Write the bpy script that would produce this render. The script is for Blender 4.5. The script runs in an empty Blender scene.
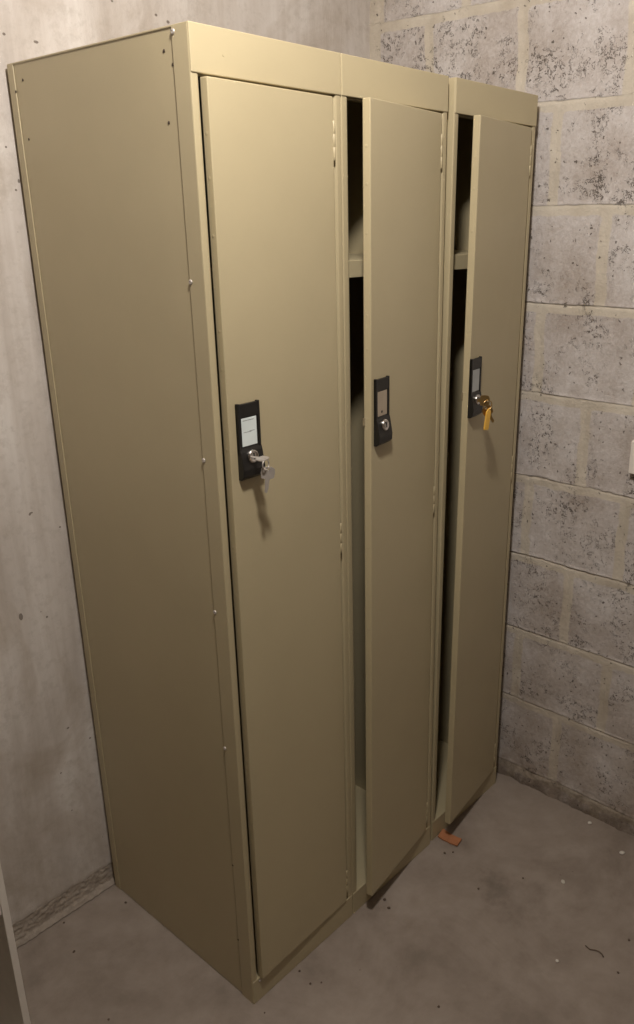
import bpy, bmesh, math, random
from mathutils import Vector, Matrix, noise
random.seed(7)
C = bpy.context.scene.collection
S = bpy.context.scene
PI = math.pi

# ------------------------------------------------------------------ materials
def new_mat(name):
    m = bpy.data.materials.new(name); m.use_nodes = True
    nt = m.node_tree; b = nt.nodes['Principled BSDF']
    return m, nt, b
def N(nt, t, **k):
    n = nt.nodes.new(t)
    for a, v in k.items(): setattr(n, a, v)
    return n
def L(nt, a, b): nt.links.new(a, b)
def mth(nt, op, a, b=None, c=None):
    n = N(nt, 'ShaderNodeMath', operation=op)
    for i, v in enumerate((a, b, c)):
        if v is None: continue
        if isinstance(v, (int, float)): n.inputs[i].default_value = v
        else: L(nt, v, n.inputs[i])
    return n.outputs[0]
def ramp(nt, fac, stops):
    n = N(nt, 'ShaderNodeValToRGB'); e = n.color_ramp.elements
    e[0].position, e[0].color = stops[0][0], (*stops[0][1], 1)
    e[1].position, e[1].color = stops[-1][0], (*stops[-1][1], 1)
    for p, c in stops[1:-1]:
        k = e.new(p); k.color = (*c, 1)
    L(nt, fac, n.inputs[0]); return n.outputs[0]
def noise_tex(nt, vec, scale, detail=4, rough=.55, dist=0):
    n = N(nt, 'ShaderNodeTexNoise'); n.inputs['Scale'].default_value = scale
    n.inputs['Detail'].default_value = detail; n.inputs['Roughness'].default_value = rough
    n.inputs['Distortion'].default_value = dist
    L(nt, vec, n.inputs['Vector']); return n.outputs['Fac']
def mixc(nt, fac, a, b):
    n = N(nt, 'ShaderNodeMix', data_type='RGBA')
    if isinstance(fac, (int, float)): n.inputs[0].default_value = fac
    else: L(nt, fac, n.inputs[0])
    for i, v in ((6, a), (7, b)):
        if isinstance(v, tuple): n.inputs[i].default_value = (*v, 1)
        else: L(nt, v, n.inputs[i])
    return n.outputs[2]
def bump(nt, h, strength, dist, prev=None):
    n = N(nt, 'ShaderNodeBump'); n.inputs['Strength'].default_value = strength
    n.inputs['Distance'].default_value = dist; L(nt, h, n.inputs['Height'])
    if prev: L(nt, prev, n.inputs['Normal'])
    return n.outputs[0]
def pos(nt): return N(nt, 'ShaderNodeNewGeometry').outputs['Position']
def mapped(nt, vec, scale):
    n = N(nt, 'ShaderNodeMapping'); n.inputs['Scale'].default_value = scale
    L(nt, vec, n.inputs[0]); return n.outputs[0]

def simple(name, col, rough=.5, metal=0, var=.06, bs=.0, scale=30, coat=0):
    m, nt, b = new_mat(name); tc = N(nt, 'ShaderNodeTexCoord').outputs['Object']
    f = noise_tex(nt, tc, scale, 4)
    lo = tuple(c*(1-var) for c in col); hi = tuple(min(1, c*(1+var)) for c in col)
    L(nt, ramp(nt, f, [(.3, lo), (.7, hi)]), b.inputs['Base Color'])
    b.inputs['Roughness'].default_value = rough; b.inputs['Metallic'].default_value = metal
    b.inputs['Coat Weight'].default_value = coat
    if bs: L(nt, bump(nt, noise_tex(nt, tc, scale*8, 3), bs, .001), b.inputs['Normal'])
    return m

def mat_paint():
    m, nt, b = new_mat('olive_beige_enamel'); p = pos(nt)
    f = noise_tex(nt, p, 3.0, 5, .6)
    col = ramp(nt, f, [(.3, (.440, .376, .236)), (.5, (.460, .394, .248)), (.7, (.475, .408, .258))])
    # faint scuffs and specks in the enamel
    s = noise_tex(nt, mapped(nt, p, (260, 260, 90)), 1.0, 2)
    col = mixc(nt, mth(nt, 'MULTIPLY', mth(nt, 'GREATER_THAN', s, .80), .3), col, (.25, .2, .12))
    L(nt, col, b.inputs['Base Color'])
    r = noise_tex(nt, p, 9, 4)
    L(nt, mth(nt, 'MULTIPLY_ADD', r, .10, .36), b.inputs['Roughness'])
    n2 = bump(nt, noise_tex(nt, p, 5, 2), .15, .01)
    L(nt, n2, b.inputs['Normal'])
    return m

def mat_castwall():
    m, nt, b = new_mat('cast_concrete'); p = pos(nt)
    big = noise_tex(nt, mapped(nt, p, (3.2, 1, 1.1)), 1.6, 7, .62, .6)
    streak = noise_tex(nt, mapped(nt, p, (16, 1, 1.0)), 1.5, 5, .6, .3)
    f = mth(nt, 'ADD', mth(nt, 'MULTIPLY', big, .55), mth(nt, 'MULTIPLY', streak, .45))
    col = ramp(nt, f, [(.34, (.42, .375, .335)), (.46, (.52, .475, .435)), (.56, (.60, .56, .525)), (.68, (.69, .66, .63))])
    fine = noise_tex(nt, p, 55, 6, .7)
    col = mixc(nt, mth(nt, 'MULTIPLY', ramp(nt, fine, [(.35, (1, 1, 1)), (.5, (0, 0, 0))]), .35), col, (.40, .36, .32))
    # brown stains in soft blotches
    st = noise_tex(nt, mapped(nt, p, (1, 1, .8)), 4.5, 6, .65, 1.0)
    sep = N(nt, 'ShaderNodeSeparateXYZ'); L(nt, p, sep.inputs[0])
    low = mth(nt, 'SUBTRACT', 1.0, mth(nt, 'MINIMUM', mth(nt, 'MULTIPLY', sep.outputs[2], 1.6), 1.0))
    sf = mth(nt, 'MULTIPLY', ramp(nt, mth(nt, 'MULTIPLY_ADD', low, .10, st), [(.50, (0, 0, 0)), (.72, (1, 1, 1))]), .55)
    col = mixc(nt, sf, col, (.33, .265, .20))
    # air holes
    v = N(nt, 'ShaderNodeTexVoronoi'); v.inputs['Scale'].default_value = 15
    wob = N(nt, 'ShaderNodeTexNoise'); wob.inputs['Scale'].default_value = 60
    L(nt, p, wob.inputs['Vector'])
    vm = N(nt, 'ShaderNodeVectorMath', operation='MULTIPLY_ADD'); L(nt, wob.outputs['Color'], vm.inputs[0])
    vm.inputs[1].default_value = (.006, .006, .006); L(nt, p, vm.inputs[2]); L(nt, vm.outputs[0], v.inputs['Vector'])
    cs = N(nt, 'ShaderNodeSeparateColor'); L(nt, v.outputs['Color'], cs.inputs[0])
    size = mth(nt, 'MULTIPLY', mth(nt, 'MAXIMUM', mth(nt, 'SUBTRACT', cs.outputs[0], .62), 0), .10)
    hole = mth(nt, 'LESS_THAN', v.outputs['Distance'], size)
    # the larger holes where the photograph shows them
    acc = hole
    for (x, z, rx, rz) in PITS:
        dx = mth(nt, 'DIVIDE', mth(nt, 'SUBTRACT', sep.outputs[0], x), rx)
        dz = mth(nt, 'DIVIDE', mth(nt, 'SUBTRACT', sep.outputs[2], z), rz)
        d = mth(nt, 'ADD', mth(nt, 'MULTIPLY', dx, dx), mth(nt, 'MULTIPLY', dz, dz))
        d = mth(nt, 'ADD', d, mth(nt, 'MULTIPLY', fine, 1.2))
        acc = mth(nt, 'MAXIMUM', acc, mth(nt, 'LESS_THAN', d, 1.4))
    col = mixc(nt, mth(nt, 'MULTIPLY', acc, .75), col, (.10, .075, .055))
    L(nt, col, b.inputs['Base Color']); b.inputs['Roughness'].default_value = .85
    n1 = bump(nt, fine, .35, .002)
    n2 = bump(nt, big, .3, .02, n1)
    n3 = bump(nt, mth(nt, 'SUBTRACT', 1.0, acc), .9, .004, n2)
    L(nt, n3, b.inputs['Normal'])
    return m

def mat_block():
    m, nt, b = new_mat('painted_block'); p = pos(nt)
    at = N(nt, 'ShaderNodeAttribute', attribute_name='mortar').outputs['Fac']
    big = noise_tex(nt, p, 5, 6, .6)
    fine = noise_tex(nt, p, 120, 5, .7)
    bc = ramp(nt, mth(nt, 'ADD', mth(nt, 'MULTIPLY', big, .6), mth(nt, 'MULTIPLY', fine, .4)),
              [(.38, (.42, .37, .34)), (.5, (.54, .50, .48)), (.62, (.64, .61, .60))])
    sep = N(nt, 'ShaderNodeSeparateXYZ'); L(nt, p, sep.inputs[0])
    mc = ramp(nt, noise_tex(nt, p, 9, 5), [(.35, (.52, .465, .375)), (.65, (.66, .605, .51))])
    edge = mth(nt, 'MULTIPLY_ADD', mth(nt, 'SUBTRACT', noise_tex(nt, p, 32, 6, .7), .5), 1.5, at)
    mf = ramp(nt, edge, [(.35, (0, 0, 0)), (.62, (1, 1, 1))])
    col = mixc(nt, mth(nt, 'MULTIPLY', mf, .85), bc, mc)
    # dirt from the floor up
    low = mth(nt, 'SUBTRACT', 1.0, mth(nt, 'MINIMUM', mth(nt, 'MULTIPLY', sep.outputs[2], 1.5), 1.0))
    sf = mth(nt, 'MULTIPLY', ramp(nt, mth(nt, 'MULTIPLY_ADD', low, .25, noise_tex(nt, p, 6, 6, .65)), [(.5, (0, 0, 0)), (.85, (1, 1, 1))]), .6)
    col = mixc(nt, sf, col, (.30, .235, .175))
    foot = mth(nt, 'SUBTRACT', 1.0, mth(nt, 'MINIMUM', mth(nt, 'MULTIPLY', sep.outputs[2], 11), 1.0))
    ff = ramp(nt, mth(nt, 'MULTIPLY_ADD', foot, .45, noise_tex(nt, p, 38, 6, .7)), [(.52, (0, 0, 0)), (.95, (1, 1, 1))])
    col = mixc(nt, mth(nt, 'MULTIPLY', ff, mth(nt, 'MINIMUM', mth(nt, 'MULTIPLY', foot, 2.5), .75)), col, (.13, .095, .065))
    # worm-shaped open pores of the aggregate, in clusters
    por = N(nt, 'ShaderNodeTexNoise'); por.inputs['Scale'].default_value = 120; por.inputs['Detail'].default_value = 3
    por.inputs['Distortion'].default_value = 1.2; L(nt, p, por.inputs['Vector'])
    ridge = mth(nt, 'ABSOLUTE', mth(nt, 'SUBTRACT', por.outputs['Fac'], .5))
    cl = noise_tex(nt, p, 11, 4, .6, .4)
    cl = mth(nt, 'SUBTRACT', cl, mth(nt, 'MULTIPLY', mf, .10))
    thr = mth(nt, 'MULTIPLY', mth(nt, 'MAXIMUM', mth(nt, 'SUBTRACT', cl, .475), 0), .27)
    br = noise_tex(nt, p, 70, 2)
    pit = mth(nt, 'MULTIPLY', mth(nt, 'LESS_THAN', ridge, thr), mth(nt, 'GREATER_THAN', br, .50))
    v = N(nt, 'ShaderNodeTexVoronoi'); v.inputs['Scale'].default_value = 38; L(nt, p, v.inputs['Vector'])
    cs = N(nt, 'ShaderNodeSeparateColor'); L(nt, v.outputs['Color'], cs.inputs[0])
    size = mth(nt, 'MULTIPLY', mth(nt, 'MAXIMUM', mth(nt, 'SUBTRACT', cs.outputs[0], .90), 0), 1.5)
    pit2 = mth(nt, 'LESS_THAN', v.outputs['Distance'], mth(nt, 'MULTIPLY', size, mth(nt, 'MULTIPLY_ADD', fine, 1.2, .3)))
    wb3 = N(nt, 'ShaderNodeTexNoise'); wb3.inputs['Scale'].default_value = 150; wb3.inputs['Detail'].default_value = 3; L(nt, p, wb3.inputs['Vector'])
    vm3 = N(nt, 'ShaderNodeVectorMath', operation='MULTIPLY_ADD'); L(nt, wb3.outputs['Color'], vm3.inputs[0])
    vm3.inputs[1].default_value = (.016, .016, .016); L(nt, p, vm3.inputs[2])
    v3 = N(nt, 'ShaderNodeTexVoronoi'); v3.inputs['Scale'].default_value = 80; L(nt, vm3.outputs[0], v3.inputs['Vector'])
    c3 = N(nt, 'ShaderNodeSeparateColor'); L(nt, v3.outputs['Color'], c3.inputs[0])
    thr3 = mth(nt, 'MULTIPLY_ADD', noise_tex(nt, p, 7, 4, .6), -.75, 1.20)
    pit3 = mth(nt, 'MULTIPLY', mth(nt, 'GREATER_THAN', c3.outputs[1], thr3), mth(nt, 'LESS_THAN', v3.outputs['Distance'], mth(nt, 'MULTIPLY', fine, .42)))
    pit = mth(nt, 'MAXIMUM', pit, mth(nt, 'MAXIMUM', pit2, pit3))
    col = mixc(nt, mth(nt, 'MULTIPLY', pit, .82), col, (.07, .055, .042))
    L(nt, col, b.inputs['Base Color']); b.inputs['Roughness'].default_value = .9
    n1 = bump(nt, fine, .8, .003)
    n3 = bump(nt, mth(nt, 'SUBTRACT', 1.0, pit), .9, .003, n1)
    L(nt, n3, b.inputs['Normal'])
    return m

def mat_floor():
    m, nt, b = new_mat('screed_concrete'); p = pos(nt)
    big = noise_tex(nt, p, 3.4, 8, .66, .8)
    mid = noise_tex(nt, p, 14, 6, .65)
    f = mth(nt, 'ADD', mth(nt, 'MULTIPLY', big, .65), mth(nt, 'MULTIPLY', mid, .35))
    col = ramp(nt, f, [(.36, (.205, .168, .138)), (.5, (.275, .230, .194)), (.64, (.335, .286, .245))])
    # dark worn patches where the photograph shows them
    sep = N(nt, 'ShaderNodeSeparateXYZ'); L(nt, p, sep.inputs[0])
    for (x, y, r, s) in ((.575, -.21, .055, .32), (.60, -.27, .09, .28), (.42, -.42, .12, .12), (.78, -.36, .12, .18), (-.2, .40, .10, .12)):
        dx = mth(nt, 'SUBTRACT', sep.outputs[0], x); dy = mth(nt, 'SUBTRACT', sep.outputs[1], y)
        d = mth(nt, 'SQRT', mth(nt, 'ADD', mth(nt, 'MULTIPLY', dx, dx), mth(nt, 'MULTIPLY', dy, dy)))
        d = mth(nt, 'ADD', mth(nt, 'DIVIDE', d, r), mth(nt, 'MULTIPLY', mth(nt, 'SUBTRACT', mid, .5), 3.2))
        k = mth(nt, 'MULTIPLY', ramp(nt, d, [(.1, (1, 1, 1)), (1.0, (0, 0, 0))]), s)
        col = mixc(nt, k, col, (.13, .105, .085))
    v = N(nt, 'ShaderNodeTexVoronoi'); v.inputs['Scale'].default_value = 34; L(nt, p, v.inputs['Vector'])
    cs = N(nt, 'ShaderNodeSeparateColor'); L(nt, v.outputs['Color'], cs.inputs[0])
    size = mth(nt, 'MULTIPLY', mth(nt, 'MAXIMUM', mth(nt, 'SUBTRACT', cs.outputs[0], .9), 0), .8)
    col = mixc(nt, mth(nt, 'MULTIPLY', mth(nt, 'LESS_THAN', v.outputs['Distance'], size), .6), col, (.17, .13, .1))
    L(nt, col, b.inputs['Base Color'])
    L(nt, mth(nt, 'MULTIPLY_ADD', mid, .2, .6), b.inputs['Roughness'])
    n1 = bump(nt, noise_tex(nt, p, 160, 4, .6), .25, .001)
    L(nt, bump(nt, f, .3, .008, n1), b.inputs['Normal'])
    return m

# x, z, half width, half height of the larger air holes in the cast wall
PITS = []
PITS_PX = [((36, 42), 2.2, 1.2), ((19, 181), 1.2, 1.6), ((16, 190), 1, 1), ((156, 15), 1.5, 1.2), ((168, 22), 1.8, 1.5),
           ((4, 34), 1.4, 1.2), ((112, 1), 1.2, 1), ((90, 738), 1.2, 1.2), ((68, 728), 1.5, 1), ((21, 617), 2, 4),
           ((47, 617), 1.2, 1.2), ((60, 527), 1, 1), ((61, 773), 1, 1), ((31, 513), 2, 1), ((6, 147), 1, 1)]
# camera frame, needed for those pixel-read positions only
FPX, CX, CY = 824.511, 373.143, 506.812
CAM = Vector((-.8133, -1.0222, 1.5415)); YAW, PITCH, ROLL = .86626, -.33442, -.003389
fw = Vector((math.sin(YAW)*math.cos(PITCH), math.cos(YAW)*math.cos(PITCH), math.sin(PITCH)))
r0 = Vector((math.cos(YAW), -math.sin(YAW), 0)); u0 = r0.cross(fw)
rr = r0*math.cos(ROLL)+u0*math.sin(ROLL); uu = -r0*math.sin(ROLL)+u0*math.cos(ROLL)
def hit(uv, ax, val):
    d = fw+rr*((uv[0]-CX)/FPX)-uu*((uv[1]-CY)/FPX)
    return CAM+d*((val-CAM[ax])/d[ax])
BACK_Y, RIGHT_X = .5144, .9876
for uv, a, b_ in PITS_PX:
    q = hit(uv, 1, BACK_Y); PITS.append((q.x, q.z, a*.0024, b_*.0022))

M = {}
M['paint'] = mat_paint()
M['cast'] = mat_castwall()
M['block'] = mat_block()
M['floor'] = mat_floor()
M['plaster'] = simple('grey_plaster', (.20, .165, .125), .9, 0, .05, .3, 4)
M['white'] = simple('white_laminate', (.70, .66, .60), .45, 0, .03)
M['plastic_white'] = simple('white_plastic', (.80, .76, .70), .35, 0, .02)
M['black'] = simple('black_plastic', (.011, .010, .009), .42, 0, .2, .2, 60)
M['steel'] = simple('nickel_steel', (.72, .70, .68), .22, 1, .08)
M['keysteel'] = simple('worn_key_nickel', (.62, .58, .54), .42, .65, .15)
M['brass'] = simple('brass', (.62, .44, .20), .32, 1, .15)
M['slot'] = simple('dark_keyway', (.01, .01, .01), .6)
M['hole_rivet_disc'] = simple('brown_hole_disc', (.055, .038, .025), .5, 0, .2)
M['card'] = simple('white_paper_card', (.72, .80, .80), .7, 0, .05)
M['cardgrey'] = simple('grey_paper_card', (.42, .44, .44), .6, 0, .06)
M['cardbeige'] = simple('beige_blank_card', (.40, .33, .25), .55, 0, .06)
M['ink'] = simple('grey_ink', (.18, .20, .22), .8)
M['tag'] = simple('amber_plastic', (.80, .47, .08), .35, 0, .08)
M['orange'] = simple('orange_brown_card', (.40, .165, .075), .8, 0, .12, .3)
M['pebble'] = simple('pale_grit', (.72, .68, .62), .8, 0, .15, .3)
M['grit'] = simple('dark_grit', (.12, .085, .06), .9, 0, .3, .3)
M['lamp'], nt, b = new_mat('warm_bulb_glow')
b.inputs['Emission Color'].default_value = (1, .86, .66, 1); b.inputs['Emission Strength'].default_value = 1.5

# ------------------------------------------------------------------ helpers
def box(bm, x0, x1, y0, y1, z0, z1, bev=0, seg=2, mi=0):
    vs = [bm.verts.new((x, y, z)) for x in (x0, x1) for y in (y0, y1) for z in (z0, z1)]
    idx = [(0, 1, 3, 2), (4, 6, 7, 5), (0, 4, 5, 1), (2, 3, 7, 6), (0, 2, 6, 4), (1, 5, 7, 3)]
    fs = [bm.faces.new([vs[i] for i in f]) for f in idx]
    for f in fs: f.material_index = mi
    if bev:
        es = list({e for f in fs for e in f.edges})
        bmesh.ops.bevel(bm, geom=es, offset=bev, segments=seg, affect='EDGES', profile=.5)
def prism(bm, pts, axis, a, b, bev=0, mi=0):
    # pts: 2D outline; extruded along axis from a to b
    def mk(p, t):
        q = list(p); q.insert(axis, t); return bm.verts.new(q)
    A = [mk(p, a) for p in pts]; B = [mk(p, b) for p in pts]
    n = len(pts); fs = [bm.faces.new(A), bm.faces.new(B[::-1])]
    for i in range(n): fs.append(bm.faces.new((A[i], B[i], B[(i+1) % n], A[(i+1) % n])))
    for f in fs: f.material_index = mi
    if bev:
        es = list({e for f in fs for e in f.edges})
        bmesh.ops.bevel(bm, geom=es, offset=bev, segments=2, affect='EDGES', profile=.5)
def lathe(bm, prof, o, axis='y', n=24, mi=0):
    # prof: (radius, height along axis)
    rings = []
    for r, h in prof:
        ring = []
        for k in range(n):
            a = 2*PI*k/n; c, s = r*math.cos(a), r*math.sin(a)
            v = {'y': (c, h, s), 'x': (h, c, s), 'z': (c, s, h)}[axis]
            ring.append(bm.verts.new((o[0]+v[0], o[1]+v[1], o[2]+v[2])))
        rings.append(ring)
    for A, B in zip(rings, rings[1:]):
        for k in range(n):
            f = bm.faces.new((A[k], A[(k+1) % n], B[(k+1) % n], B[k])); f.smooth = True; f.material_index = mi
    for ring in (rings[0], rings[-1]):
        f = bm.faces.new(ring); f.material_index = mi
def tube(bm, pts, r, closed=False, n=8, mi=0):
    pts = [Vector(p) for p in pts]; m = len(pts); rings = []
    up = Vector((.13, .31, .94)).normalized()
    for i, p in enumerate(pts):
        if closed: t = pts[(i+1) % m]-pts[i-1]
        else: t = pts[min(i+1, m-1)]-pts[max(i-1, 0)]
        t.normalize(); a = t.cross(up).normalized(); c = t.cross(a)
        rings.append([bm.verts.new(p+a*r*math.cos(2*PI*k/n)+c*r*math.sin(2*PI*k/n)) for k in range(n)])
    rng = range(m) if closed else range(m-1)
    for i in rng:
        A, B = rings[i], rings[(i+1) % m]
        for k in range(n):
            f = bm.faces.new((A[k], A[(k+1) % n], B[(k+1) % n], B[k])); f.smooth = True; f.material_index = mi
    if not closed:
        bm.faces.new(rings[0]); bm.faces.new(rings[-1])
def obj(name, bm, mats, parent=None, loc=(0, 0, 0), rot=(0, 0, 0), smooth=False):
    bmesh.ops.recalc_face_normals(bm, faces=bm.faces)
    me = bpy.data.meshes.new(name); bm.to_mesh(me); bm.free()
    if not isinstance(mats, (list, tuple)): mats = [mats]
    for m in mats: me.materials.append(m)
    if smooth:
        for p in me.polygons: p.use_smooth = True
    o = bpy.data.objects.new(name, me); C.objects.link(o)
    o.parent = parent; o.location = loc; o.rotation_euler = rot
    return o
def tag(o, label=None, cat=None, group=None, kind=None):
    if label: o['label'] = label
    if cat: o['category'] = cat
    if group: o['group'] = group
    if kind: o['kind'] = kind
    return o
def thing(name, label, cat, loc=(0, 0, 0), rot=(0, 0, 0), group=None):
    o = bpy.data.objects.new(name, None); C.objects.link(o); o.empty_display_size = .05
    o.location = loc; o.rotation_euler = rot
    return tag(o, label, cat, group)
def pivot_part(name, bm, m, parent, loc, rot): return obj(name, bm, m, parent, loc, rot)

# ------------------------------------------------------------------ setting
H_ROOM = 2.46; X0, Y0 = -2.0, -2.4
def struct(name, bm, m, smooth=False):
    o = obj(name, bm, m, smooth=smooth); o['kind'] = 'structure'; return o
bm = bmesh.new(); box(bm, X0-.1, RIGHT_X+.1, Y0-.1, BACK_Y+.1, -.1, 0); struct('floor', bm, M['floor'])
bm = bmesh.new(); box(bm, X0-.1, RIGHT_X+.1, Y0-.1, BACK_Y+.1, H_ROOM, H_ROOM+.1); struct('ceiling', bm, M['plaster'])
bm = bmesh.new(); box(bm, X0-.1, X0, Y0, BACK_Y+.1, 0, H_ROOM); struct('wall_left', bm, M['plaster'])
bm = bmesh.new(); box(bm, X0-.1, RIGHT_X+.1, Y0-.1, Y0, 0, H_ROOM); struct('wall_front', bm, M['plaster'])
bm = bmesh.new(); box(bm, X0, RIGHT_X+.1, BACK_Y+.009, BACK_Y+.1, 0, H_ROOM)
xs = [X0]+[-1.0+i*.0035 for i in range(int(1.4/.0035))]+[RIGHT_X+.01]; G = []
for x in xs:                                                    # cast face with a broken lower edge above the kicker
    e = .058+.008*noise.noise(Vector((x*4, 1, 0)))+.004*noise.noise(Vector((x*35, 3, 0)))
    c = .0022+.0022*noise.noise(Vector((x*60, 9, 0)))
    G.append([bm.verts.new((x, BACK_Y+dy, z)) for dy, z in ((.0095, e+.001), (c+.001, e), (c*.4, e+.003+c), (0, e+.009+2*c), (0, H_ROOM))])
for a, c in zip(G, G[1:]):
    for j in range(4): bm.faces.new((a[j], a[j+1], c[j+1], c[j]))
struct('wall_back', bm, M['cast'])

# rough kicker of old mortar at the foot of the cast wall
bm = bmesh.new()
xs = [-1.3+i*.004 for i in range(int(1.9/.004))]
prof_n = 22; grid = []
for x in xs:
    top = .066+.0*noise.noise(Vector((x*3, 2, 0)))+.006*noise.noise(Vector((x*30, 5, 0)))
    col = []
    for j in range(prof_n):
        t = j/(prof_n-1); z = top*(1-t)
        base = .0055 if 0 < j < prof_n-1 else -.004
        d = base+.0025*noise.noise(Vector((x*30, z*30, 1)))+.0022*noise.noise(Vector((x*120, z*120, 4)))
        if t > .75: d += .010*(t-.75)/.25
        d -= .0075
        if j == 0: d = -.012
        col.append(bm.verts.new((x, BACK_Y-d, max(z, .0005))))
    grid.append(col)
for a, c in zip(grid, grid[1:]):
    for j in range(prof_n-1): bm.faces.new((a[j], a[j+1], c[j+1], c[j]))
kick = simple('old_mortar', (.37, .32, .27), .92, 0, .14, 1, 60)
tr = struct('trim_1', bm, kick)

# block wall: real joints in a fine height field
Z0, CH = .0518, .21723
joints_z = [Z0+CH*k for k in range(-1, 12)]
rowsV = {}                                                      # vertical joints per course (course k lies above joint k)
for k in range(-1, 12):
    off = -.155 if k % 2 == 0 else -.02
    rowsV[k] = [off+.2620*i for i in range(-10, 4)]
# course offsets read from the photograph
meas = {0: -.149, 1: -.275, 2: -.149, 3: -.018, 4: -.159, 5: -.023, 6: -.168, 7: -.034, 8: -.195, 9: -.04, 10: -.17}
for k, v in meas.items(): rowsV[k] = [v+.2600*i for i in range(-10, 4)]
zs = set()
z = 0.0
while z < H_ROOM:
    zs.add(round(z, 4)); z += .0075
for jz in joints_z:
    for d in (-.016, -.011, -.007, -.004, -.0025, -.001, .0005, .002, .004): 
        if 0 < jz+d < H_ROOM: zs.add(round(jz+d, 4))
zs = sorted(zs)
ys = []
y = BACK_Y
while y > -.62: ys.append(y); y -= .0055
while y > Y0: ys.append(y); y -= .05
ys.append(Y0)
def wall_depth(y, z):
    n1 = noise.noise(Vector((y*14, z*14, 3.1))); n2 = noise.noise(Vector((y*60, z*60, 8)))
    zz = z+.0035*noise.noise(Vector((y*9, 1, z*4)))+.0015*noise.noise(Vector((y*50, 2, z*3)))
    k = math.floor((zz-Z0)/CH); dz_top = Z0+CH*(k+1)-zz; dz_bot = zz-(Z0+CH*k)
    d = .0016*n1+.0009*n2; m = 0.0
    # mortar bed: its upper edge is the sharp shadowed line under the block above
    dt = dz_top+.0                                              # below a joint line: smeared mortar of about 20 mm
    if dt < .026: m = max(m, min(1, (.026-dt)/.008))
    if dz_top < .020:
        # recessed just under the block above, flush lower down
        strength = .12+1.1*max(0, .25+noise.noise(Vector((y*9, k*3.7, 5))))
        t = max(0, 1-dz_top/.007)
        d -= .0042*t*strength
    if dz_bot < .004: d += .0012
    yy = y+.004*noise.noise(Vector((z*12, k, 7)))
    for v in rowsV.get(k, ()):
        dv = abs(yy-v)
        if dv < .018:
            m = max(m, min(1, (.018-dv)/.008)*.85)
            d -= .0016*max(0, 1-dv/.009)
    if y > BACK_Y-.035: m = max(m, 1)
    if z < .075:                                                # droppings and dirt at the foot
        q = 1-z/.075
        d += q*(.006+.007*noise.noise(Vector((y*24, z*24, 0)))+.004*noise.noise(Vector((y*80, z*80, 2))))
    return d, m
bm = bmesh.new(); mort = []; G = []
for yv in ys:
    col = []
    for zv in zs:
        d, m_ = wall_depth(yv, zv); col.append(bm.verts.new((RIGHT_X-d, yv, zv))); mort.append(m_)
    G.append(col)
for a, c in zip(G, G[1:]):
    for j in range(len(zs)-1): bm.faces.new((a[j], a[j+1], c[j+1], c[j]))
me = bpy.data.meshes.new('wall_right'); bm.to_mesh(me); bm.free()
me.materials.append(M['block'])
at = me.attributes.new('mortar', 'FLOAT', 'POINT'); at.data.foreach_set('value', mort)
for p in me.polygons: p.use_smooth = True
wr = bpy.data.objects.new('wall_right', me); C.objects.link(wr); wr['kind'] = 'structure'

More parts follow.
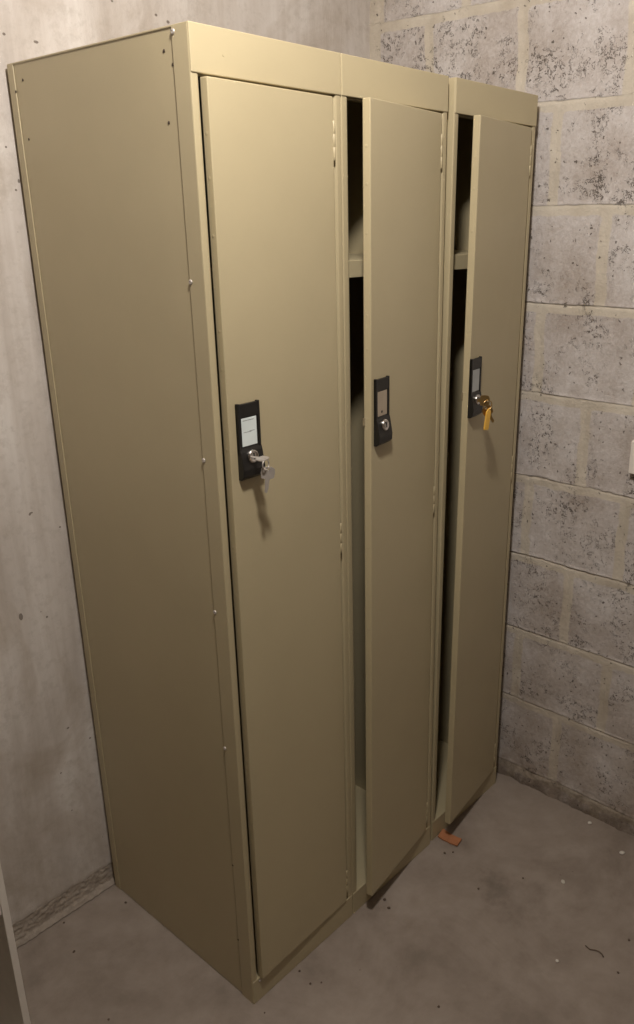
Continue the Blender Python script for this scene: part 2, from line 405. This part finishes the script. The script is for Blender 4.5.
# ------------------------------------------------------------------ lockers
HL, DL = 1.8, .503
def locker(x0, w, label, theta, lean=(0, 0), y0=0, pin=.0395, twist=0, lock_label=None, card='card', dot=False):
    t = thing('metal_locker', label, 'locker', (x0, y0, 0), (lean[0], lean[1], 0), 'row of tall steel lockers')
    P = M['paint']
    # side panels, set a sheet thickness inside the folded posts and back
    for s in (0, 1):
        a, b = (.0018, .0029) if s == 0 else (w-.0029, w-.0018)
        bm = bmesh.new(); box(bm, a, b, .0388, DL-.0213, .002, HL-.0015); obj('side_panel', bm, P, t)
    # front posts: rounded L fold, 36 mm back along the side
    for s in (0, 1):
        bm = bmesh.new()
        pts = [(0, .036), (0, .0022), (.0006, .0006), (.0022, 0), (.0105, 0), (.0133, .0012), (.0146, .0040), (.0148, .020), (.0136, .020), (.0134, .0044),
               (.0125, .0024), (.0102, .0014), (.0026, .0014), (.0014, .0026), (.0012, .036)]
        if x0 > .1 and s == 0: pts = [(a+.0022 if a > .01 else a, b) for a, b in pts]
        if s: pts = [(w-a, b) for a, b in pts][::-1]
        prism(bm, pts, 2, .0, HL-.002)
        obj('front_post', bm, P, t)
    bm = bmesh.new(); box(bm, 0, w, DL-.020, DL, 0, HL-.001, .0012); obj('back_panel', bm, P, t)
    bm = bmesh.new(); box(bm, .0004, w-.0004, .0005, DL-.001, HL-.003, HL, .0008); obj('top_panel', bm, P, t)
    bm = bmesh.new(); box(bm, .0006, w-.0006, -.0018, .012, 1.7375, HL+.0002, .0014); box(bm, .003, w-.003, .010, .022, 1.735, 1.75); obj('header_panel', bm, P, t)
    bm = bmesh.new(); box(bm, .0006, w-.0006, -.0012, .016, .0, .0585, .0014); obj('plinth_rail', bm, P, t)
    bm = bmesh.new(); box(bm, .0026, w-.0026, .014, DL-.020, .0545, .0575); obj('bottom_panel', bm, P, t)
    bm = bmesh.new(); box(bm, .0026, w-.0026, .0245, DL-.021, 1.470, 1.4725, .0006)
    box(bm, .0026, w-.0026, .0225, .0255, 1.442, 1.4725, .001); obj('shelf', bm, P, t)
    # dark discs standing in for holes and rivets, plus screws, on the visible side
    if x0 < .01:
        for (y, z, r) in ((.058, 1.770, .0020), (.040, 1.751, .0018), (.0595, 1.677, .0019), (.457, 1.771, .0018), (.482, 1.755, .0018), (.462, 1.678, .0018), (.036, .34, .0016), (.036, .15, .0016)):
            bm = bmesh.new(); lathe(bm, [(r*1.25, 0), (r*1.2, -.0006), (r*.5, -.0010)], (0, y, z), 'x', 12)
            xx = .0017 if .03 < y < .47 and y > .0365 else 0
            tag(obj('hole_rivet_disc', bm, M['hole_rivet_disc'], t, (xx, 0, 0)), 'dark brown disc standing for a hole')
        for (y, z) in ((.0385-.006, 1.791), (.0335, 1.4531), (.0335, 1.170), (.0335, .894), (.0335, .613)):
            bm = bmesh.new(); lathe(bm, [(.0042, .0002), (.0040, -.0008), (.0026, -.0019), (.0010, -.0019), (.0008, -.0006)], (0, y, z), 'x', 14)
            tag(obj('screw', bm, M['keysteel'], t), 'dull metal pan head screw')
        bm = bmesh.new(); lathe(bm, [(.0034, 0), (.0032, -.0012), (.0012, -.0018), (.0010, -.0006)], (.019, -.0012, .050), 'y', 14)
        tag(obj('screw', bm, M['steel'], t), 'bright screw in the plinth corner')
        bm = bmesh.new(); lathe(bm, [(.0018, 0), (.0014, -.0006)], (.060, -.0018, 1.765), 'y', 10); tag(obj('hole_rivet_disc', bm, P, t), 'painted over riveted head')
    # door, hinged right; its local origin is the hinge line, leaf runs to -x
    dw = w-.0425; hx = w-.0230; fy = -.004
    rz = math.radians(theta)
    T = .016
    bm = bmesh.new(); box(bm, -dw, 0, 0, T, .0605, 1.7335, .0017, 3)
    bm.faces.ensure_lookup_table()
    back = max(bm.faces, key=lambda f: f.calc_center_median().y*10+f.calc_area())
    bmesh.ops.inset_region(bm, faces=[back], thickness=.013)
    bmesh.ops.translate(bm, verts=back.verts, vec=(0, -T+.0016, 0))
    # pressed dimples of the spot welds along the free edge
    for zz in (1.66, 1.60, 1.52, 1.38, 1.32, 1.19, 1.02, .93, .75, .66, .45, .31, .2):
        lathe(bm, [(.0034, .0004), (.0028, -.00010), (.0012, -.00018)], (-dw, T*.5, zz), 'x', 10)
    for v in bm.verts:                                          # slight twist of the long thin leaf
        a = math.radians(twist)*(v.co.z-.9)/1.7; x, y = v.co.x, v.co.y
        v.co.x, v.co.y = x*math.cos(a)-y*math.sin(a), x*math.sin(a)+y*math.cos(a)
    d = obj('door', bm, P, t, (hx, fy, 0), (0, 0, rz))
    # hinges: knuckles between door edge and post, fixed to the carcass post
    for zz in (1.667, .956, .114):
        bm = bmesh.new()
        lathe(bm, [(.0016, -.031), (.0026, -.030), (.0026, -.0105), (.0022, -.0101), (.0022, -.0095), (.0026, -.0091), (.0026, .0098), (.0022, .0102), (.0022, .0108), (.0026, .0112), (.0026, .030), (.0016, .031)], (hx+.0012, fy+.001, zz), 'z', 12)
        box(bm, hx+.0005, hx+.0050, fy+.001, .0012, zz-.026, zz-.012, .0003)
        obj('hinge', bm, P, t)
    # black lock fitting
    pc = -dw+pin; zb = 1.136
    bm = bmesh.new(); hw = .0243
    side = [(.001, 0), (-.0060, 0), (-.0125, .006), (-.0135, .018), (-.0085, .047), (-.0048, .054), (-.0044, .1260), (.001, .1260)]
    prism(bm, [(a, zb+b) for a, b in side], 0, pc-hw, pc+hw, .0009)
    box(bm, pc-hw, pc-hw+.0050, -.0064, 0, zb+.042, zb+.1280, .0008)
    box(bm, pc+hw-.0050, pc+hw, -.0064, 0, zb+.042, zb+.1280, .0008)
    box(bm, pc-hw, pc+hw, -.0060, 0, zb+.1045, zb+.1265, .0008)
    lp = obj('lock_plate', bm, M['black'], d); lp['label'] = 'black plastic lock plate'
    bm = bmesh.new(); box(bm, pc-.0165, pc+.0165, -.0054, -.0030, zb+.0560, zb+.1030, .0006)
    if card == 'card':
        for zz, a, b in ((.0790, -.013, .004), (.0800, .000, .011), (.0985, -.014, .010)):
            box(bm, pc+a, pc+b, -.00555, -.0053, zb+zz, zb+zz+.0008, 0, 2, 1)
    if dot: lathe(bm, [(.0028, -.0057), (.0022, -.0052)], (pc-.003, 0, zb+.064), 'y', 10, 1)
    lab = obj('label_card', bm, [M[card], M['ink'] if not dot else M['slot']], d)
    lab['label'] = {'card': 'white name card with grey writing', 'cardbeige': 'blank beige name card with a dark dot', 'cardgrey': 'grey name card'}[card]
    bm = bmesh.new()
    lathe(bm, [(.0112, .006), (.0112, -.0030), (.0104, -.0048), (.0084, -.0058), (.0078, -.0053), (.0005, -.0056)], (0, 0, 0), 'y', 28)
    box(bm, -.0010, .0010, -.0060, -.0050, -.0050, .0050, 0, 2, 1)
    cyl = obj('lock_cylinder', bm, [M['steel'], M['slot']], d, (pc-.001, -.0095, zb+.0385), (-math.radians(6), 0, 0))
    cyl['label'] = 'bright round lock cylinder'
    if theta > 2:                                               # latch tongue behind the open door
        bm = bmesh.new(); box(bm, -dw-.0035, -dw+.030, T-.004, T, zb+.040, zb+.056, .0006); tag(obj('latch', bm, M['steel'], d), 'bright steel latch tongue')
    bpy.context.view_layer.update()
    return t, d, Vector((pc-.001, -.0095, zb+.0385))

l1, d1, k1 = locker(0, .3095, 'left of the three lockers, door shut, white card and keys in its lock', 1.5)
l2, d2, k2 = locker(.3105, .3040, 'middle locker of the row, door ajar, no keys in its lock', 8.5, pin=.034, twist=.9, card='cardbeige', dot=True)
l3, d3, k3 = locker(.6240, .3130, 'right hand locker by the block wall, door ajar, amber key tag', 8.5, (math.radians(.22), math.radians(.28)), .003, pin=.0245, twist=.9, card='cardgrey')

# ------------------------------------------------------------------ keys
def key_outline():
    # bow (head) and blade in the local XZ plane, blade pointing +z... origin at bow centre
    pts = []
    for a in range(-60, 241, 20):
        pts.append((.0115*math.cos(math.radians(a)), .0100*math.sin(math.radians(a))))
    return pts
def key_bm(blade=.026, clipped=False):
    bm = bmesh.new()
    bow = [(-.0050, -.0105), (.0050, -.0105), (.0105, -.0090), (.0118, 0), (.0108, .0080), (.006, .0108), (-.006, .0108), (-.0108, .0080), (-.0118, 0), (-.0105, -.0090)]
    n = len(bow); th = .0010
    inner = [(.0026*math.cos(2*PI*i/n-PI/2-.3), .0068+.0022*math.sin(2*PI*i/n-PI/2-.3)) for i in range(n)]
    loops = []
    for y in (-th, th):
        loops.append(([bm.verts.new((a, y, b)) for a, b in bow], [bm.verts.new((a, y, b)) for a, b in inner]))
    for o, i in loops:
        for k in range(n): bm.faces.new((o[k], o[(k+1) % n], i[(k+1) % n], i[k]))
    for q in (0, 1):
        A, B = loops[0][q], loops[1][q]
        for k in range(n): bm.faces.new((A[k], A[(k+1) % n], B[(k+1) % n], B[k]))
    bl = [(-.0036, -.0095), (.0036, -.0095), (.0036, -.0130), (.0026, -.0150), (.0034, -.0170), (.0020, -.0190), (.0033, -.0215), (.0022, -.0235), (.0030, -.0260), (0, -.0105-blade), (-.0036, -.0105-blade+.002)]
    prism(bm, bl, 1, -th*.8, th*.8)
    return bm
def ring_bm(R, r, c=(0, 0, 0)):
    bm = bmesh.new()
    for k in (0, 1):
        tube(bm, [(c[0]+R*math.cos(a*PI/14), c[1]+k*r*1.7+.0004*math.sin(a*PI/14), c[2]+R*math.sin(a*PI/14)) for a in range(28)], r, True, 6)
    return bm
def world(d, v): return d.matrix_world @ v

# set 1: one key in the cylinder, small ring, second key hanging
o = world(d1, k1)
ks = thing('key_set', 'silver keys on a small ring hanging from the shut locker door', 'keys', o)
kr = obj('key', key_bm(), M['keysteel'], ks, (0, -.0250, 0), (-PI/2, 0, PI/2-.35)); 
# inserted key: blade along +y into the lock, bow held upright
kr.rotation_mode = 'XYZ'; kr.matrix_local = Matrix.Translation((0, -.0250, 0)) @ Matrix.Rotation(.10, 4, 'Z') @ Matrix.Rotation(1.45, 4, 'Y') @ Matrix(((0, 1, 0, 0), (0, 0, -1, 0), (1, 0, 0, 0), (0, 0, 0, 1))) @ Matrix.Scale(.85, 4)
rb = ring_bm(.0090, .0007); rg = obj('split_ring', rb, M['keysteel'], ks, (.0, -.0330, -.0085), (0, 0, .25))
kh = obj('key', key_bm(), M['keysteel'], ks, (.0030, -.0330, -.0235), (0, .10, -.55)); kh.scale = (1.0, 1, .95)
# set 3
o = world(d3, k3)
ks = thing('key_set', 'brass key with amber plastic tag in the lock of the locker nearest the block wall', 'keys', o)
kr = obj('key', key_bm(), M['brass'], ks); kr.matrix_local = Matrix.Translation((0, -.0200, 0)) @ Matrix.Rotation(.5, 4, 'Z') @ Matrix(((0, 1, 0, 0), (0, 0, -1, 0), (1, 0, 0, 0), (0, 0, 0, 1)))
rg = obj('split_ring', ring_bm(.0105, .0008), M['brass'], ks, (.002, -.0270, -.0090), (0, 0, -.5))
kh = obj('key', key_bm(.02), M['brass'], ks, (.006, -.0245, -.0230), (0, -.55, -.6))
bm = bmesh.new()
prism(bm, [(-.0028, .002), (.0028, .002), (.0070, -.004), (.0074, -.040), (.0058, -.044), (-.0058, -.044), (-.0074, -.040), (-.0070, -.004)], 1, -.0016, .0016, .0006)
tg = obj('key_tag', bm, M['tag'], ks, (.004, -.0290, -.0200), (.05, .10, -.15)); tg['label'] = 'amber plastic key tag'

# ------------------------------------------------------------------ left edge: white shelf unit, right edge: wall box
su = thing('shelf_unit', 'white shelf unit whose side panel shows at the bottom left', 'shelf unit', (-.3931, .12, 0))
W = M['white']; SW, SD, SH = .80, .372, .95
bm = bmesh.new(); box(bm, -.0115, 0, 0, SD, 0, SH, .0008); obj('side_panel', bm, W, su)
bm = bmesh.new(); box(bm, -SW, -SW+.0115, 0, SD, 0, SH, .0008); obj('side_panel', bm, W, su)
bm = bmesh.new(); box(bm, -SW+.0115, -.0115, SD-.006, SD-.001, .002, SH-.012); obj('back_panel', bm, W, su)
bm = bmesh.new(); box(bm, -SW+.0115, -.0115, 0.001, SD-.006, SH-.0125, SH, .0008); obj('top_panel', bm, W, su)
bm = bmesh.new(); box(bm, -SW+.0115, -.0115, 0.004, SD-.006, .045, .060, .0008); box(bm, -SW+.0115, -.0115, .02, .03, 0, .045); obj('bottom_panel', bm, W, su)
bm = bmesh.new(); box(bm, -SW+.0115, -.0115, 0.001, SD-.006, .474, .492, .0025); obj('shelf', bm, W, su)

wb = thing('wall_box', 'white plastic box mounted on the block wall at the right edge of the photo', 'wall box', (RIGHT_X, -.326, .985))
bm = bmesh.new(); box(bm, -.016, .001, -.040, .040, 0, .078, .0015); obj('back_box', bm, M['plastic_white'], wb)
bm = bmesh.new(); box(bm, -.0215, -.0155, -.040, .040, 0, .078, .0022); box(bm, -.0245, -.021, -.024, .024, .015, .063, .0012); obj('cover', bm, M['plastic_white'], wb)

# ------------------------------------------------------------------ debris on the floor
def lump(name, uv, r, m, label, cat, flat=.6, seed=0, group=None, stretch=1):
    c = hit(uv, 2, 0); bm = bmesh.new(); bmesh.ops.create_icosphere(bm, subdivisions=2, radius=1)
    for v in bm.verts:
        k = 1+.35*noise.noise(v.co*1.4+Vector((seed*3.1, seed, 0)))+.12*noise.noise(v.co*4+Vector((0, seed, 2)))
        v.co = Vector((v.co.x*r*k*stretch*.8, v.co.y*r*k*.8, v.co.z*r*k*flat*.8))
    zm = min(v.co.z for v in bm.verts)
    for v in bm.verts: v.co.z -= zm
    o = obj(name, bm, m, None, (c.x, c.y, 0), (0, 0, seed*1.3), True)
    return tag(o, label, cat, group)
PE, GR = M['pebble'], M['grit']
lump('pebble', (589.7, 824), .0072, PE, 'white pebble on the floor close to the block wall, larger and farther one', 'pebble', .6, 1)
lump('pebble', (622, 853.5), .0070, PE, 'white pebble on the floor at the right edge of the photo', 'pebble', .5, 2, None, 1.3)
lump('pebble', (563, 882), .0064, simple('chalky_grit', (.60, .57, .50), .8, 0, .1), 'faint flat pale pebble on open floor below the two white pebbles', 'pebble', .25, 3, None, 1.4)
lump('pebble', (557, 961.5), .0050, PE, 'small whitish crumb on the floor left of the curled twig', 'pebble', .5, 4)
for i, (uv, r, lb) in enumerate([
    ((478.6, 889), .0032, 'dark crumb on the floor right of the orange scrap, beyond the worn patch'),
    ((523, 878.5), .0030, 'brown crumb on open floor midway between orange scrap and white pebbles'),
    ((438.7, 1007), .0034, 'dark crumb alone near the bottom edge right of centre'),
    ((618, 973), .0032, 'brown crumb near the right edge below the curled twig'),
    ((629, 940.5), .0036, 'dark crumb at the right edge beside the curled twig'),
    ((384.6, 900), .0046, 'larger dark crumb under the free edge of the middle locker door'),
    ((389, 908.3), .0040, 'dark crumb just in front of another under the middle locker door'),
    ((299.5, 971.4), .0032, 'dark crumb against the plinth of the left locker'),
    ((310.3, 984), .0030, 'left of two close dark crumbs in front of the left locker'),
    ((321.4, 982.8), .0022, 'right of two close dark crumbs in front of the left locker'),
    ((264.6, 1013), .0024, 'tiny dark crumb in front of the near bottom corner of the left locker'),
    ((125.8, 903), .0036, 'dark crumb beside the rear bottom corner of the left locker'),
    ((74, 952), .0034, 'dark crumb on the floor left of the lockers, nearest the shelf unit'),
    ((64, 923), .0030, 'dark crumb on the floor close to the cast concrete wall'),
    ((108.6, 1020), .0030, 'dark crumb at the bottom edge between shelf unit and left locker'),
    ((444.6, 853.5), .0036, 'dark sliver in front of the orange scrap, left one'),
    ((453, 852.5), .0032, 'dark crumb in front of the orange scrap, right one')]):
    lump('debris_crumb', uv, r, GR, lb, 'debris', .55, 10+i, 'dark crumbs on the floor', 1.3 if i % 3 == 0 else 1)
bm = bmesh.new()
tp = [hit(u, 2, .0025) for u in ((585.5, 945.5), (590, 949.5), (595, 950), (599, 951.5), (602, 954), (603.5, 957))]
c0 = tp[0].copy(); c0.z = 0
tube(bm, [p-c0 for p in tp], .0013, False, 6)
tag(obj('twig', bm, GR, None, c0), 'thin curled dark twig on the floor near the right edge', 'twig')
# orange scrap, slightly curled
q = [hit(u, 2, .0) for u in ((437.8, 838.1), (443, 830.5), (461.7, 841), (457.3, 847.6))]
cc = sum(q, Vector())/4; bm = bmesh.new(); nx, ny = 8, 5; top = []; bot = []
for i in range(nx+1):
    for j in range(ny+1):
        s, t_ = i/nx, j/ny
        p = (q[0].lerp(q[3], s)).lerp(q[1].lerp(q[2], s), t_)-cc
        p += Vector((.0012*noise.noise(Vector((s*7, t_*5, 0))), .0012*noise.noise(Vector((s*7, t_*5, 3))), 0))
        zc = .0022+.0035*(2*s-1)**2+.0008*noise.noise(Vector((s*4, t_*4, 9)))
        top.append(bm.verts.new((p.x, p.y, zc+.0018))); bot.append(bm.verts.new((p.x, p.y, max(zc-.0016, .0002))))
I = lambda i, j: i*(ny+1)+j
for i in range(nx):
    for j in range(ny):
        bm.faces.new((top[I(i, j)], top[I(i+1, j)], top[I(i+1, j+1)], top[I(i, j+1)]))
        bm.faces.new((bot[I(i, j)], bot[I(i, j+1)], bot[I(i+1, j+1)], bot[I(i+1, j)]))
rim = [I(i, 0) for i in range(nx+1)]+[I(nx, j) for j in range(1, ny+1)]+[I(i, ny) for i in range(nx-1, -1, -1)]+[I(0, j) for j in range(ny-1, 0, -1)]
for a, b_ in zip(rim, rim[1:]+rim[:1]): bm.faces.new((top[a], top[b_], bot[b_], bot[a]))
tag(obj('wood_scrap', bm, M['orange'], None, cc), 'orange brown scrap on the floor under the right locker door', 'scrap')

# ------------------------------------------------------------------ light: unseen hanging bulb above and left of the lockers' front
LX, LY = -.215, -.515
lf = thing('ceiling_light', 'bare bulb hanging on a short white cord in front of the lockers', 'lamp', (LX, LY, H_ROOM))
bm = bmesh.new(); lathe(bm, [(.045, 0), (.045, -.010), (.020, -.026), (.004, -.030)], (0, 0, 0), 'z', 32); obj('ceiling_rose', bm, M['plastic_white'], lf)
bm = bmesh.new(); tube(bm, [(0, 0, -.028), (0, .0005, -.040), (0, 0, -.050)], .003); obj('cord', bm, M['plastic_white'], lf)
bm = bmesh.new(); lathe(bm, [(.006, -.048), (.016, -.055), (.019, -.085), (.017, -.110)], (0, 0, 0), 'z', 24); obj('lamp_holder', bm, M['plastic_white'], lf)
bm = bmesh.new(); lathe(bm, [(.013, -.110), (.016, -.125), (.027, -.142), (.030, -.160)], (0, 0, 0), 'z', 24); obj('bulb', bm, M['lamp'], lf)
ld = bpy.data.lights.new('lamp_light', 'POINT'); ld.shadow_soft_size = .055
ld.energy = 57; ld.color = (1, .93, .86); 
lo = bpy.data.objects.new('lamp_light', ld); C.objects.link(lo); lo.location = (LX, LY, H_ROOM-.225)

w = bpy.data.worlds.new('World'); S.world = w; w.use_nodes = True
w.node_tree.nodes['Background'].inputs[0].default_value = (0, 0, 0, 1)

# ------------------------------------------------------------------ camera
cd = bpy.data.cameras.new('camera'); cam = bpy.data.objects.new('camera', cd); C.objects.link(cam)
cd.sensor_fit = 'VERTICAL'; cd.sensor_height = 36; cd.lens = FPX/1024*36
cd.shift_x = -(CX-317)/1024; cd.shift_y = -(512-CY)/1024; cd.clip_start = .02
mw = Matrix.Identity(4)
for i in range(3):
    mw[i][0], mw[i][1], mw[i][2], mw[i][3] = rr[i], uu[i], -fw[i], CAM[i]
cam.matrix_world = mw
S.camera = cam
vs = S.view_settings
vs.view_transform = 'Standard'; vs.look = 'None'; vs.gamma = 1; vs.use_curve_mapping = False; vs.exposure = 0
